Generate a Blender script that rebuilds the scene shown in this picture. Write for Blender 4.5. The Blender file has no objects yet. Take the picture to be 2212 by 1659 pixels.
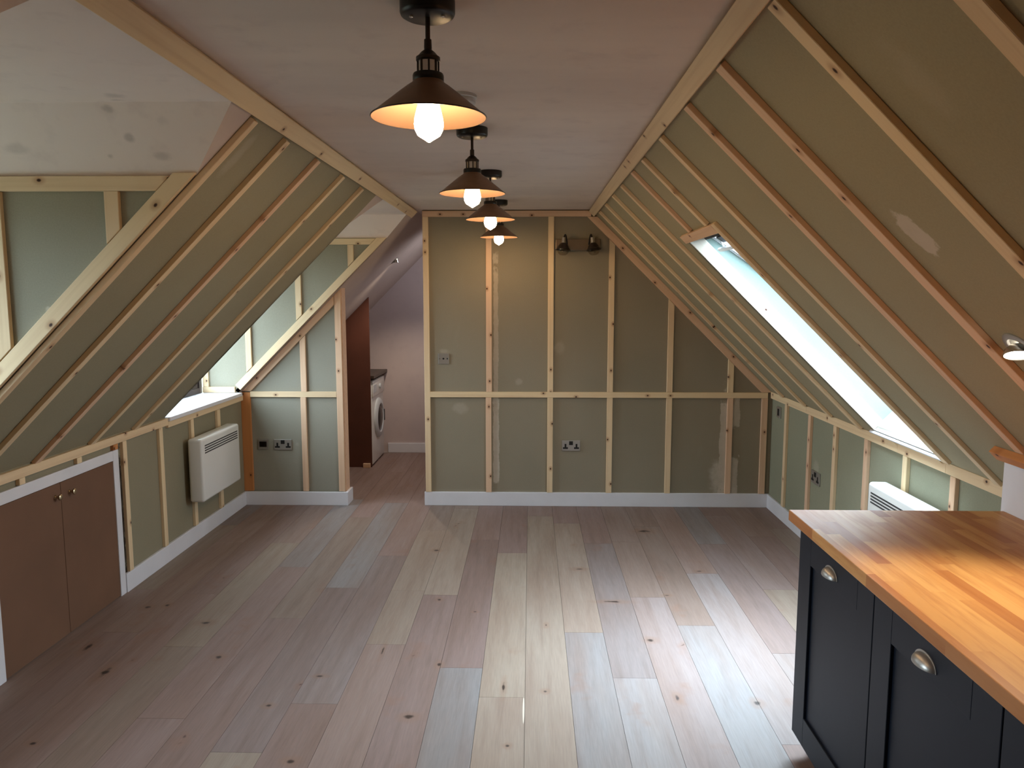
import bpy, bmesh, math, random
from mathutils import Vector, Matrix
random.seed(7)
S = bpy.context.scene
COL = S.collection

# ------------------------------------------------------------------ camera, sky, exposure
F_PX, W_PX = 1640.0, 2212.0
cam_d = bpy.data.cameras.new('camera')
cam_d.sensor_fit = 'HORIZONTAL'; cam_d.sensor_width = 36.0
cam_d.lens = F_PX / W_PX * 36.0
cam_d.clip_start = 0.02; cam_d.clip_end = 200
cam = bpy.data.objects.new('camera', cam_d); COL.objects.link(cam)
_p = math.atan2(829.5 - 637.0, F_PX)
_a = math.atan2(1146.0 - 1106.0, math.hypot(F_PX, 829.5 - 637.0))
_fh = Vector((-math.sin(_a), math.cos(_a), 0)); _r = Vector((math.cos(_a), math.sin(_a), 0)); _z = Vector((0, 0, 1))
_f = _fh * math.cos(_p) - _z * math.sin(_p); _u = _fh * math.sin(_p) + _z * math.cos(_p)
_m = Matrix((_r, _u, -_f)).transposed().to_4x4(); _m.translation = Vector((0, 0, 1.71))
cam.matrix_world = _m
S.camera = cam

SKY = 12.0
BULB = 125.0
S.view_settings.view_transform = 'Standard'
S.view_settings.look = 'None'
S.view_settings.exposure = 0.25
S.view_settings.gamma = 1.0
S.view_settings.use_curve_mapping = False

w = bpy.data.worlds.new('overcast_sky'); S.world = w; w.use_nodes = True
nt = w.node_tree; nt.nodes.clear()
tc = nt.nodes.new('ShaderNodeTexCoord'); sx = nt.nodes.new('ShaderNodeSeparateXYZ')
rp = nt.nodes.new('ShaderNodeValToRGB'); bg = nt.nodes.new('ShaderNodeBackground'); ow = nt.nodes.new('ShaderNodeOutputWorld')
mr = nt.nodes.new('ShaderNodeMapRange'); mr.inputs[1].default_value = -1; mr.inputs[2].default_value = 1
nt.links.new(tc.outputs['Generated'], sx.inputs[0]); nt.links.new(sx.outputs[2], mr.inputs[0]); nt.links.new(mr.outputs[0], rp.inputs[0])
rp.color_ramp.elements[0].position = 0.49; rp.color_ramp.elements[0].color = (0.12, 0.14, 0.11, 1)
rp.color_ramp.elements[1].position = 0.51; rp.color_ramp.elements[1].color = (0.92, 1.10, 1.25, 1)
e3 = rp.color_ramp.elements.new(0.95); e3.color = (1.15, 1.38, 1.6, 1)
# soft brightening of the cloud where the sun stands behind it
dp = nt.nodes.new('ShaderNodeVectorMath'); dp.operation = 'DOT_PRODUCT'; dp.inputs[1].default_value = Vector((0.50, 0.30, 0.81)).normalized()
nt.links.new(tc.outputs['Generated'], dp.inputs[0])
mx = nt.nodes.new('ShaderNodeMath'); mx.operation = 'MAXIMUM'; mx.inputs[1].default_value = 0.0; nt.links.new(dp.outputs['Value'], mx.inputs[0])
pw = nt.nodes.new('ShaderNodeMath'); pw.operation = 'POWER'; pw.inputs[1].default_value = 9.0; nt.links.new(mx.outputs[0], pw.inputs[0])
ml = nt.nodes.new('ShaderNodeMath'); ml.operation = 'MULTIPLY_ADD'; ml.inputs[1].default_value = SKY * 3.6; ml.inputs[2].default_value = SKY
nt.links.new(pw.outputs[0], ml.inputs[0]); nt.links.new(ml.outputs[0], bg.inputs[1])
nt.links.new(rp.outputs[0], bg.inputs[0])
nt.links.new(bg.outputs[0], ow.inputs[0])
w.cycles.sampling_method = 'MANUAL'; w.cycles.sample_map_resolution = 512
S.cycles.use_denoising = True
S.cycles.max_bounces = 10; S.cycles.diffuse_bounces = 6; S.cycles.transparent_max_bounces = 12
S.cycles.sample_clamp_indirect = 6.0
S.cycles.caustics_reflective = False; S.cycles.caustics_refractive = False

def portal(name, loc, rot, sx_, sy_):
    d = bpy.data.lights.new(name, 'AREA'); d.shape = 'RECTANGLE'; d.size = sx_; d.size_y = sy_
    o = bpy.data.objects.new(name, d); COL.objects.link(o); o.location = loc; o.rotation_euler = rot
    d.cycles.is_portal = True
    return o
portal('sky_portal', (-2.72, 5.36, 1.55), (0, math.radians(-90), 0), 1.25, 1.2)
portal('sky_portal', (-2.72, 2.01, 1.55), (0, math.radians(-90), 0), 1.25, 1.2)

# ------------------------------------------------------------------ node helpers
def lin(r, g, b):
    f = lambda c: (c / 255) / 12.92 if c / 255 <= 0.04045 else ((c / 255 + 0.055) / 1.055) ** 2.4
    return (f(r), f(g), f(b), 1.0)

class NT:
    def __init__(s, name):
        s.m = bpy.data.materials.new(name); s.m.use_nodes = True
        s.t = s.m.node_tree; s.t.nodes.clear()
        s.out = s.t.nodes.new('ShaderNodeOutputMaterial')
    def n(s, typ, **kw):
        n = s.t.nodes.new(typ)
        for k, v in kw.items(): setattr(n, k, v)
        return n
    def put(s, sock, v):
        if v is None: return
        if hasattr(v, 'links') or isinstance(v, bpy.types.NodeSocket): s.t.links.new(v, sock)
        else: sock.default_value = v
    def math(s, op, a, b=None, c=None, clamp=False):
        n = s.n('ShaderNodeMath', operation=op); n.use_clamp = clamp
        s.put(n.inputs[0], a); s.put(n.inputs[1], b); s.put(n.inputs[2], c)
        return n.outputs[0]
    def vmath(s, op, a, b=None):
        n = s.n('ShaderNodeVectorMath', operation=op); s.put(n.inputs[0], a); s.put(n.inputs[1], b)
        return n.outputs['Value'] if op in ('LENGTH', 'DISTANCE', 'DOT_PRODUCT') else n.outputs[0]
    def coord(s, which='Object'): return s.n('ShaderNodeTexCoord').outputs[which]
    def sep(s, v):
        n = s.n('ShaderNodeSeparateXYZ'); s.put(n.inputs[0], v); return n.outputs
    def comb(s, x=0.0, y=0.0, z=0.0):
        n = s.n('ShaderNodeCombineXYZ'); s.put(n.inputs[0], x); s.put(n.inputs[1], y); s.put(n.inputs[2], z); return n.outputs[0]
    def noise(s, v, scale, detail=3.0, rough=0.5, color=False):
        n = s.n('ShaderNodeTexNoise'); s.put(n.inputs['Vector'], v); n.inputs['Scale'].default_value = scale
        n.inputs['Detail'].default_value = detail; n.inputs['Roughness'].default_value = rough
        return n.outputs['Color' if color else 'Fac']
    def white(s, v, dim='3D', color=False):
        n = s.n('ShaderNodeTexWhiteNoise', noise_dimensions=dim)
        s.put(n.inputs['W' if dim == '1D' else 'Vector'], v)
        return n.outputs['Color' if color else 'Value']
    def mix(s, f, a, b, blend='MIX'):
        n = s.n('ShaderNodeMix', data_type='RGBA', blend_type=blend)
        s.put(n.inputs[0], f); s.put(n.inputs[6], a); s.put(n.inputs[7], b); return n.outputs[2]
    def rng(s, v, a, b, c, d, smooth=False):
        n = s.n('ShaderNodeMapRange'); n.interpolation_type = 'SMOOTHSTEP' if smooth else 'LINEAR'
        s.put(n.inputs[0], v)
        for i, q in enumerate((a, b, c, d)): n.inputs[i + 1].default_value = q
        return n.outputs[0]
    def ramp(s, v, stops):
        n = s.n('ShaderNodeValToRGB'); s.put(n.inputs[0], v); cr = n.color_ramp
        while len(cr.elements) < len(stops): cr.elements.new(0.5)
        for e, (p, c) in zip(cr.elements, stops): e.position = p; e.color = c
        return n.outputs[0]
    def bsdf(s, color, rough=0.6, metal=0.0, bump=None, bstr=0.2, bdist=0.01, spec=0.5, emis=None, estr=0.0, coat=0.0):
        n = s.n('ShaderNodeBsdfPrincipled')
        s.put(n.inputs['Base Color'], color); s.put(n.inputs['Roughness'], rough); s.put(n.inputs['Metallic'], metal)
        n.inputs['Specular IOR Level'].default_value = spec
        n.inputs['Coat Weight'].default_value = coat
        if emis is not None:
            s.put(n.inputs['Emission Color'], emis); n.inputs['Emission Strength'].default_value = estr
        if bump is not None:
            b = s.n('ShaderNodeBump'); b.inputs['Strength'].default_value = bstr; b.inputs['Distance'].default_value = bdist
            s.put(b.inputs['Height'], bump); s.t.links.new(b.outputs[0], n.inputs['Normal'])
        s.t.links.new(n.outputs[0], s.out.inputs[0])
        return n

# ------------------------------------------------------------------ materials
def m_plain(name, c, rough=0.6, metal=0.0, var=0.05, scale=6.0, spec=0.5, coat=0.0):
    t = NT(name); nz = t.noise(t.coord(), scale, 4.0)
    k = t.rng(nz, 0.3, 0.7, 1 - var, 1 + var)
    col = t.vmath('SCALE', c[:3] if not hasattr(c, 'links') else c)
    n = col.node; t.put(n.inputs['Scale'], k)
    t.bsdf(col, rough, metal, bump=nz, bstr=0.05, spec=spec, coat=coat)
    return t.m

def patch_mask(t, P, patches, nz, nz2):
    """patches: (kind, centre, radii, strength); kind 'e' ellipsoid or 'b' box; edges torn by noise."""
    tot = None
    for kind, c, r, st in patches:
        d = t.vmath('SUBTRACT', P, c)
        d = t.vmath('DIVIDE', d, r)
        if kind == 'e': L = t.vmath('LENGTH', d)
        else:
            q = t.sep(t.vmath('ABSOLUTE', d)); L = t.math('MAXIMUM', t.math('MAXIMUM', q[0], q[1]), q[2])
        L = t.math('ADD', L, t.math('MULTIPLY', t.math('SUBTRACT', nz, 0.5), 1.5 if kind == 'b' else 1.6))
        m = t.math('MULTIPLY', t.rng(L, 0.8, 1.0, 1.0, 0.0, True) if kind == 'b' or st > .9 else t.rng(L, 0.35, 1.15, 1.0, 0.0, True), t.math('MULTIPLY', st, t.rng(nz2, 0.25, 0.6, 0.7, 1.0)))
        tot = m if tot is None else t.math('MAXIMUM', tot, m)
    return tot

def m_board(name, patches=(), darks=(), base=(140, 133, 111), base2=(150, 141, 118)):
    """Moisture-board green with soft mottling and filler marks."""
    t = NT(name); P = t.coord()
    n1 = t.noise(P, 1.1, 4.0, 0.55); n2 = t.noise(P, 14.0, 5.0, 0.6); n3 = t.noise(P, 180.0, 2.0)
    col = t.mix(t.rng(n1, 0.3, 0.7, 0, 1), lin(*base), lin(*base2))
    col = t.mix(t.rng(n3, 0.3, 0.7, 0.0, 0.10), col, (0.05, 0.05, 0.04, 1))
    wisp = t.noise(t.vmath('MULTIPLY', P, (3.0, 3.0, 1.2)), 3.0, 5.0, 0.6)
    col = t.mix(t.rng(wisp, 0.62, 0.85, 0.0, 0.16), col, lin(165, 165, 150))
    if patches:
        pn = t.noise(P, 11.0, 5.0, 0.65)
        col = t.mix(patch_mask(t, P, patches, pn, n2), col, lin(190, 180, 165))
    if darks:
        pn = t.noise(P, 40.0, 4.0, 0.6)
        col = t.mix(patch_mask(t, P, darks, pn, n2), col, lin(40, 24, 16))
    t.bsdf(col, 0.8, bump=n2, bstr=0.06, spec=0.25)
    return t.m

def m_plaster(name, a=(206, 186, 180), b=(190, 172, 170), streak=(1, 1, 1), marks=()):
    t = NT(name); P = t.coord()
    n1 = t.noise(t.vmath('MULTIPLY', P, streak), 1.6, 4.0, 0.55); n2 = t.noise(P, 9.0, 5.0, 0.6)
    col = t.mix(t.rng(n1, 0.32, 0.68, 0, 1), lin(*a), lin(*b))
    col = t.mix(t.rng(n2, 0.55, 0.8, 0, 0.25), col, lin(170, 150, 150))
    if marks:
        pn = t.noise(P, 16.0, 4.0)
        col = t.mix(patch_mask(t, P, marks, pn, n2), col, lin(140, 130, 125))
    t.bsdf(col, 0.85, bump=n2, bstr=0.05, spec=0.2)
    return t.m

def m_pine(name, c1, c2, knot_density=0.55):
    t = NT(name); P = t.coord(); q = t.sep(P)
    oi = t.n('ShaderNodeObjectInfo').outputs['Random']
    off = t.math('MULTIPLY', oi, 37.0)
    G = t.comb(t.math('ADD', t.math('MULTIPLY', q[0], 1.3), off), t.math('MULTIPLY', q[1], 45.0), t.math('MULTIPLY', q[2], 45.0))
    g = t.noise(G, 1.0, 3.0, 0.5)
    big = t.noise(t.comb(t.math('ADD', q[0], off), q[1], q[2]), 2.2, 2.0)
    col = t.mix(t.rng(t.math('ADD', t.math('MULTIPLY', oi, 0.6), t.math('MULTIPLY', big, 0.5)), 0.15, 0.9, 0, 1), c1, c2)
    col = t.mix(t.rng(g, 0.45, 0.75, 0.0, 0.22), col, lin(160, 108, 64))
    vn = t.n('ShaderNodeTexVoronoi', voronoi_dimensions='1D', feature='F1'); vn.inputs['Scale'].default_value = 1.0
    t.put(vn.inputs['W'], t.math('ADD', t.math('MULTIPLY', q[0], 2.6), off))
    dx = t.math('DIVIDE', vn.outputs['Distance'], 2.6)
    h = t.white(vn.outputs['W'], '1D'); h2 = t.white(t.math('ADD', vn.outputs['W'], 3.3), '1D')
    dy = t.math('SUBTRACT', q[1], t.math('MULTIPLY', t.math('SUBTRACT', h, 0.5), 0.042))
    r = t.vmath('LENGTH', t.comb(t.math('MULTIPLY', dx, 0.7), dy, 0.0))
    on = t.math('LESS_THAN', h2, knot_density)
    kn = t.math('MULTIPLY', t.rng(r, 0.003, 0.0075, 1.0, 0.0, True), on)
    halo = t.math('MULTIPLY', t.rng(r, 0.006, 0.022, 0.45, 0.0, True), on)
    col = t.mix(halo, col, lin(150, 88, 48)); col = t.mix(kn, col, lin(58, 30, 18))
    t.bsdf(col, 0.62, bump=g, bstr=0.08, spec=0.3)
    return t.m

PINE = m_pine('pale_pine', lin(230, 208, 168), lin(224, 198, 162))
PINK = m_pine('pinkish_pine', lin(220, 186, 156), lin(226, 192, 160), 0.7)
ORANGE = m_pine('orange_pine', lin(196, 130, 78), lin(206, 142, 88), 0.8)
WHITE = m_plain('white_paint', lin(222, 222, 228), 0.45, var=0.03)
ENAMEL = m_plain('white_enamel', lin(226, 226, 222), 0.3, var=0.01, coat=0.3)
DKWOOD = m_plain('dark_window_wood', lin(58, 46, 44), 0.5)
BLACK = m_plain('black_metal', lin(22, 18, 16), 0.35, spec=0.4)
SOCKB = m_plain('black_plastic', lin(12, 11, 11), 0.5)
SLOT = m_plain('dark_grey_slot_shade', lin(52, 52, 54), 0.7)  # dark grey parts; on vent slots the dark colour stands in for shade
BRUSH = m_plain('brushed_steel', lin(178, 174, 168), 0.38, metal=0.75)
CHROME = m_plain('satin_nickel', lin(200, 196, 190), 0.25, metal=0.95)
BRASS = m_plain('aged_nickel_knob', lin(170, 150, 120), 0.3, metal=0.9)
BRONZE = m_plain('dark_bronze', lin(62, 52, 46), 0.42, metal=0.6)
SHADE_OUT = m_plain('antique_copper_shade', lin(134, 104, 80), 0.45, metal=0.3, var=0.15, scale=20)
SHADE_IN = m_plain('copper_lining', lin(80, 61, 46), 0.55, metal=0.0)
NAVY = m_plain('navy_cabinet_paint', lin(15, 23, 36), 0.5, var=0.04, spec=0.3)
PLINTHM = m_plain('black_plinth', lin(16, 17, 20), 0.6)
MDF = m_plain('brown_fibreboard', lin(112, 80, 60), 0.7, var=0.09, scale=3)
REDBOARD = m_plain('reddish_brown_board', lin(86, 46, 32), 0.6, var=0.12, scale=5)
DKTOP = m_plain('dark_worktop', lin(64, 52, 44), 0.4)
GREYPL = m_plain('pale_grey_plastic', lin(200, 205, 208), 0.4)
FRAMEG = m_plain('skylight_frame_paint', lin(205, 205, 208), 0.45)
DARKGAP = m_plain('unlined_dark_gap', lin(46, 38, 32), 0.8)
DISPLAY = m_plain('dark_display', lin(20, 10, 10), 0.2)

def m_emit(name, c, strength):
    t = NT(name); e = t.n('ShaderNodeEmission'); e.inputs[0].default_value = c; e.inputs[1].default_value = strength
    t.t.links.new(e.outputs[0], t.out.inputs[0]); return t.m
GLOW = m_emit('glowing_bulb', (1.0, 0.66, 0.35, 1), BULB)
SPOTGLOW = m_emit('glowing_spot', (1.0, 0.94, 0.80, 1), 14.0)

def m_glass(name, tint=(1, 1, 1, 1), rough=0.02):
    t = NT(name); tr = t.n('ShaderNodeBsdfTransparent'); tr.inputs[0].default_value = tint
    gl = t.n('ShaderNodeBsdfGlossy'); gl.inputs['Roughness'].default_value = rough
    lw = t.n('ShaderNodeLayerWeight'); lw.inputs['Blend'].default_value = 0.5
    fc = t.math('MULTIPLY_ADD', t.math('POWER', lw.outputs['Facing'], 4.0), 0.5, 0.035)
    mx = t.n('ShaderNodeMixShader'); t.t.links.new(fc, mx.inputs[0])
    t.t.links.new(tr.outputs[0], mx.inputs[1]); t.t.links.new(gl.outputs[0], mx.inputs[2]); t.t.links.new(mx.outputs[0], t.out.inputs[0])
    return t.m
GLASS = m_glass('clear_glass', (0.95, 0.97, 0.97, 1)); RIBGLASS = m_glass('ribbed_glass', (0.80, 0.76, 0.70, 1), 0.08)
DRUMGLASS = m_plain('dark_door_glass', lin(28, 22, 20), 0.12)

FLOOR_KNOTS = [(.31, 4.609, .030, .015), (1.055, 4.59, .022, .012), (.785, 4.2, .018, .010), (-.631, 4.935, .022, .020), (-.51, 4.108, .014, .016),
               (-.296, 3.947, .012, .010), (.086, 3.787, .008, .018), (-.42, 3.349, .012, .022), (-.491, 2.906, .024, .020), (.068, 3.121, .012, .012),
               (-.114, 3.153, .008, .05), (-.082, 2.717, .010, .010), (.632, 3.082, .012, .028), (.961, 3.048, .016, .022), (.604, 3.627, .020, .020),
               (-.71, 3.481, .006, .05), (.833, 5.389, .05, .03), (.463, 4.101, .060, .014), (-2.108, 3.963, .022, .022), (-2.008, 3.99, .016, .02),
               (-1.935, 3.238, .02, .05), (-2.158, 3.488, .016, .05), (-.946, 3.229, .022, .010), (-.88, 2.598, .02, .016), (-1.477, 3.4, .02, .018),
               (-1.904, 2.689, .016, .012), (-1.698, 3.772, .03, .02), (-1.093, 2.978, .016, .012)]
def m_floor():
    t = NT('whitewashed_oak_planks'); P = t.coord(); q = t.sep(P)
    at = t.n('ShaderNodeAttribute'); at.attribute_name = 'plank'; a = t.sep(at.outputs['Color'])  # lightness, hue, seed
    seed = t.math('MULTIPLY', a[2], 61.0)
    G = t.comb(t.math('MULTIPLY', q[0], 26.0), t.math('ADD', t.math('MULTIPLY', q[1], 1.7), seed), seed)
    g = t.noise(G, 1.0, 5.0, 0.6)
    G2 = t.comb(t.math('MULTIPLY', q[0], 5.0), t.math('ADD', t.math('MULTIPLY', q[1], 0.9), seed), seed)
    g2 = t.noise(G2, 1.0, 3.0, 0.5)
    fine = t.noise(t.vmath('MULTIPLY', P, (160.0, 9.0, 1.0)), 1.0, 2.0)
    base = t.ramp(a[1], [(0.0, lin(188, 169, 151)), (0.5, lin(178, 150, 141)), (1.0, lin(170, 165, 164))])
    col = t.mix(t.rng(g2, 0.38, 0.72, 0.0, 0.5), base, lin(158, 124, 104))
    col = t.mix(t.rng(g, 0.50, 0.78, 0.0, 0.38), col, lin(132, 102, 86))
    col = t.mix(t.rng(g, 0.25, 0.42, 0.15, 0.0), col, lin(212, 200, 190))
    sc = t.vmath('SCALE', col); t.put(sc.node.inputs['Scale'], t.math('MULTIPLY', t.math('MULTIPLY_ADD', a[0], 0.72, 0.27), t.rng(fine, 0.3, 0.7, 0.52, 0.60))); col = sc
    vo = t.n('ShaderNodeTexVoronoi', feature='F1'); vo.inputs['Scale'].default_value = 1.0
    wob = t.noise(P, 9.0, 2.0, color=True)
    vv = t.vmath('ADD', t.comb(t.math('ADD', t.math('MULTIPLY', q[0], 5.0), seed), t.math('ADD', t.math('MULTIPLY', q[1], 2.4), seed), 0.0), t.vmath('SCALE', wob))
    t.put(vo.inputs['Vector'], vv); wobn = vv.node
    for l in list(t.t.links):
        pass
    hh = t.white(vo.outputs['Position'])
    k = t.math('MULTIPLY', t.rng(vo.outputs['Distance'], 0.02, 0.075, 1.0, 0.0, True), t.math('LESS_THAN', hh, 0.30))
    halo = t.math('MULTIPLY', t.rng(vo.outputs['Distance'], 0.04, 0.30, 0.35, 0.0, True), t.math('LESS_THAN', hh, 0.45))
    col = t.mix(halo, col, lin(128, 92, 72)); col = t.mix(t.math('MULTIPLY', k, 0.75), col, lin(66, 44, 34))
    wn = t.noise(P, 30.0, 3.0)
    for (x, y, rx, ry) in FLOOR_KNOTS:
        d = t.vmath('DIVIDE', t.vmath('SUBTRACT', P, (x, y, 0.0)), (rx, ry, 1.0))
        L = t.math('ADD', t.vmath('LENGTH', d), t.math('MULTIPLY', t.math('SUBTRACT', wn, 0.5), 1.4))
        col = t.mix(t.rng(L, 1.0, 3.0, 0.38, 0.0, True), col, lin(128, 96, 76))
        col = t.mix(t.rng(L, 0.25, 1.0, 0.92, 0.0, True), col, lin(40, 26, 20))
    d = t.vmath('DIVIDE', t.vmath('SUBTRACT', P, (-.024, 2.97, 0.0)), (.0045, .11, 1.0))
    col = t.mix(t.rng(t.vmath('LENGTH', d), 0.8, 1.0, 0.65, 0.0, True), col, lin(226, 214, 196))
    rough = t.rng(g, 0.2, 0.8, 0.52, 0.68)
    t.bsdf(col, rough, bump=g, bstr=0.06, bdist=0.004, spec=0.45)
    return t.m
FLOORM = m_floor()

def m_butcher():
    t = NT('oiled_butcher_block'); P = t.coord(); q = t.sep(P)
    c = t.math('FLOOR', t.math('DIVIDE', q[0], 0.045))
    off = t.math('MULTIPLY', t.white(c, '1D'), 3.0)
    v = t.math('ADD', t.math('DIVIDE', q[1], 0.42), off)
    r = t.math('FLOOR', v)
    h = t.white(t.comb(c, r, 0.0)); h2 = t.white(t.comb(r, c, 7.0))
    zedge = t.math('LESS_THAN', q[2], 0.912)
    G = t.comb(t.math('MULTIPLY', q[0], 34.0), t.math('ADD', t.math('MULTIPLY', q[1], 3.0), t.math('MULTIPLY', h, 40.0)), t.math('MULTIPLY', q[2], 30.0))
    g = t.noise(G, 1.0, 4.0, 0.6)
    col = t.ramp(h, [(0.0, lin(174, 114, 66)), (0.3, lin(188, 130, 76)), (0.7, lin(202, 148, 90)), (1.0, lin(214, 164, 104))])
    col = t.mix(t.rng(g, 0.45, 0.75, 0.0, 0.5), col, lin(150, 84, 36))
    t.bsdf(col, t.rng(g, 0.3, 0.7, 0.40, 0.52), bump=g, bstr=0.03, spec=0.35)
    return t.m
BUTCHER = m_butcher()

# ------------------------------------------------------------------ mesh helpers
def nb(): return bmesh.new()
def box(bm, x0, x1, y0, y1, z0, z1, bev=0.0, seg=2, M=None):
    r = bmesh.ops.create_cube(bm, size=1.0)
    vs = r['verts']
    for v in vs:
        v.co = Vector(((x0 + x1) / 2 + v.co.x * (x1 - x0), (y0 + y1) / 2 + v.co.y * (y1 - y0), (z0 + z1) / 2 + v.co.z * (z1 - z0)))
    if bev > 0:
        es = list({e for v in vs for e in v.link_edges})
        r = bmesh.ops.bevel(bm, geom=es, offset=bev, segments=seg, affect='EDGES', profile=0.5)
        vs = list({v for f in r['faces'] for v in f.verts} | {v for v in vs if v.is_valid})
    if M is not None:
        for v in vs: v.co = M @ v.co
    return vs
def prism(bm, pts, vec):
    vec = Vector(vec); a = [bm.verts.new(Vector(p)) for p in pts]; b = [bm.verts.new(Vector(p) + vec) for p in pts]
    n = len(pts); bm.faces.new(a); bm.faces.new(b[::-1])
    for i in range(n): bm.faces.new((a[i], b[i], b[(i + 1) % n], a[(i + 1) % n]))
def lathe(bm, prof, n=32, M=None, cap=True):
    rings = []
    for (r, z) in prof:
        if r < 1e-5: rings.append([bm.verts.new((0, 0, z))]); continue
        rings.append([bm.verts.new((r * math.cos(2 * math.pi * i / n), r * math.sin(2 * math.pi * i / n), z)) for i in range(n)])
    for A, B in zip(rings, rings[1:]):
        for i in range(n):
            j = (i + 1) % n
            if len(A) == 1 and len(B) == 1: continue
            if len(A) == 1: bm.faces.new((A[0], B[i], B[j]))
            elif len(B) == 1: bm.faces.new((A[i], A[j], B[0]))
            else: bm.faces.new((A[i], A[j], B[j], B[i]))
    if cap:
        for R in (rings[0], rings[-1]):
            if len(R) > 2: bm.faces.new(R)
    if M is not None:
        for R in rings:
            for v in R: v.co = M @ v.co
def tube(bm, pts, r, n=10):
    pts = [Vector(p) for p in pts]; prev = None; up = Vector((0.3, 0.2, 0.93)).normalized()
    for i, p in enumerate(pts):
        d = (pts[min(i + 1, len(pts) - 1)] - pts[max(i - 1, 0)]).normalized()
        a = d.cross(up).normalized(); b = d.cross(a)
        R = [bm.verts.new(p + (a * math.cos(2 * math.pi * k / n) + b * math.sin(2 * math.pi * k / n)) * r) for k in range(n)]
        if prev:
            for k in range(n): bm.faces.new((prev[k], prev[(k + 1) % n], R[(k + 1) % n], R[k]))
        else: bm.faces.new(R)
        prev = R
    bm.faces.new(prev)

WM = {}
def mk(name, bm, mat, parent=None, smooth=False, M=None):
    """Vertices are given in world space; M (or the parent's) becomes the object's frame."""
    bmesh.ops.recalc_face_normals(bm, faces=bm.faces)
    me = bpy.data.meshes.new(name); bm.to_mesh(me); bm.free()
    o = bpy.data.objects.new(name, me); COL.objects.link(o)
    if parent is not None:
        me.transform(WM[parent.as_pointer()].inverted()); WM[o.as_pointer()] = WM[parent.as_pointer()]; o.parent = parent
    elif M is not None:
        o.matrix_world = M; WM[o.as_pointer()] = M
    else: WM[o.as_pointer()] = Matrix.Identity(4)
    me.materials.append(mat)
    if smooth:
        for p in me.polygons: p.use_smooth = True
        try:
            me.set_sharp_from_angle(angle=math.radians(38))
        except Exception: pass
    return o
def tag(o, label, cat, group=None):
    o['label'] = label; o['category'] = cat
    if group: o['group'] = group
    return o
def thing(name, label, cat, loc, group=None, M=None):
    o = bpy.data.objects.new(name, None); COL.objects.link(o); o.empty_display_size = 0.1
    M = M if M is not None else Matrix.Translation(Vector(loc)); o.matrix_world = M; WM[o.as_pointer()] = M
    return tag(o, label, cat, group)
def struct(name, bm, mat, parent=None):
    o = mk(name, bm, mat, parent)
    if parent is None: o['kind'] = 'structure'
    return o

# ------------------------------------------------------------------ room measures
XL, XR, YB, ZC = -2.34, 1.93, 6.05, 2.37
KR = (1.93 - 0.465) / (2.37 - 0.93)
xl = lambda z: z - 3.27                       # left slope surface
zl = lambda x: x + 3.27
xr = lambda z: 1.93 - (z - 0.93) * KR         # right slope surface
zr = lambda x: 0.93 + (1.93 - x) / KR
NL = Vector((1, 0, -1)).normalized(); NR = Vector((-1, 0, -KR)).normalized()
NRm = Vector((1, 0, KR)).normalized()
YN, YF = -2.6, 8.13
TH = 0.03

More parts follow.
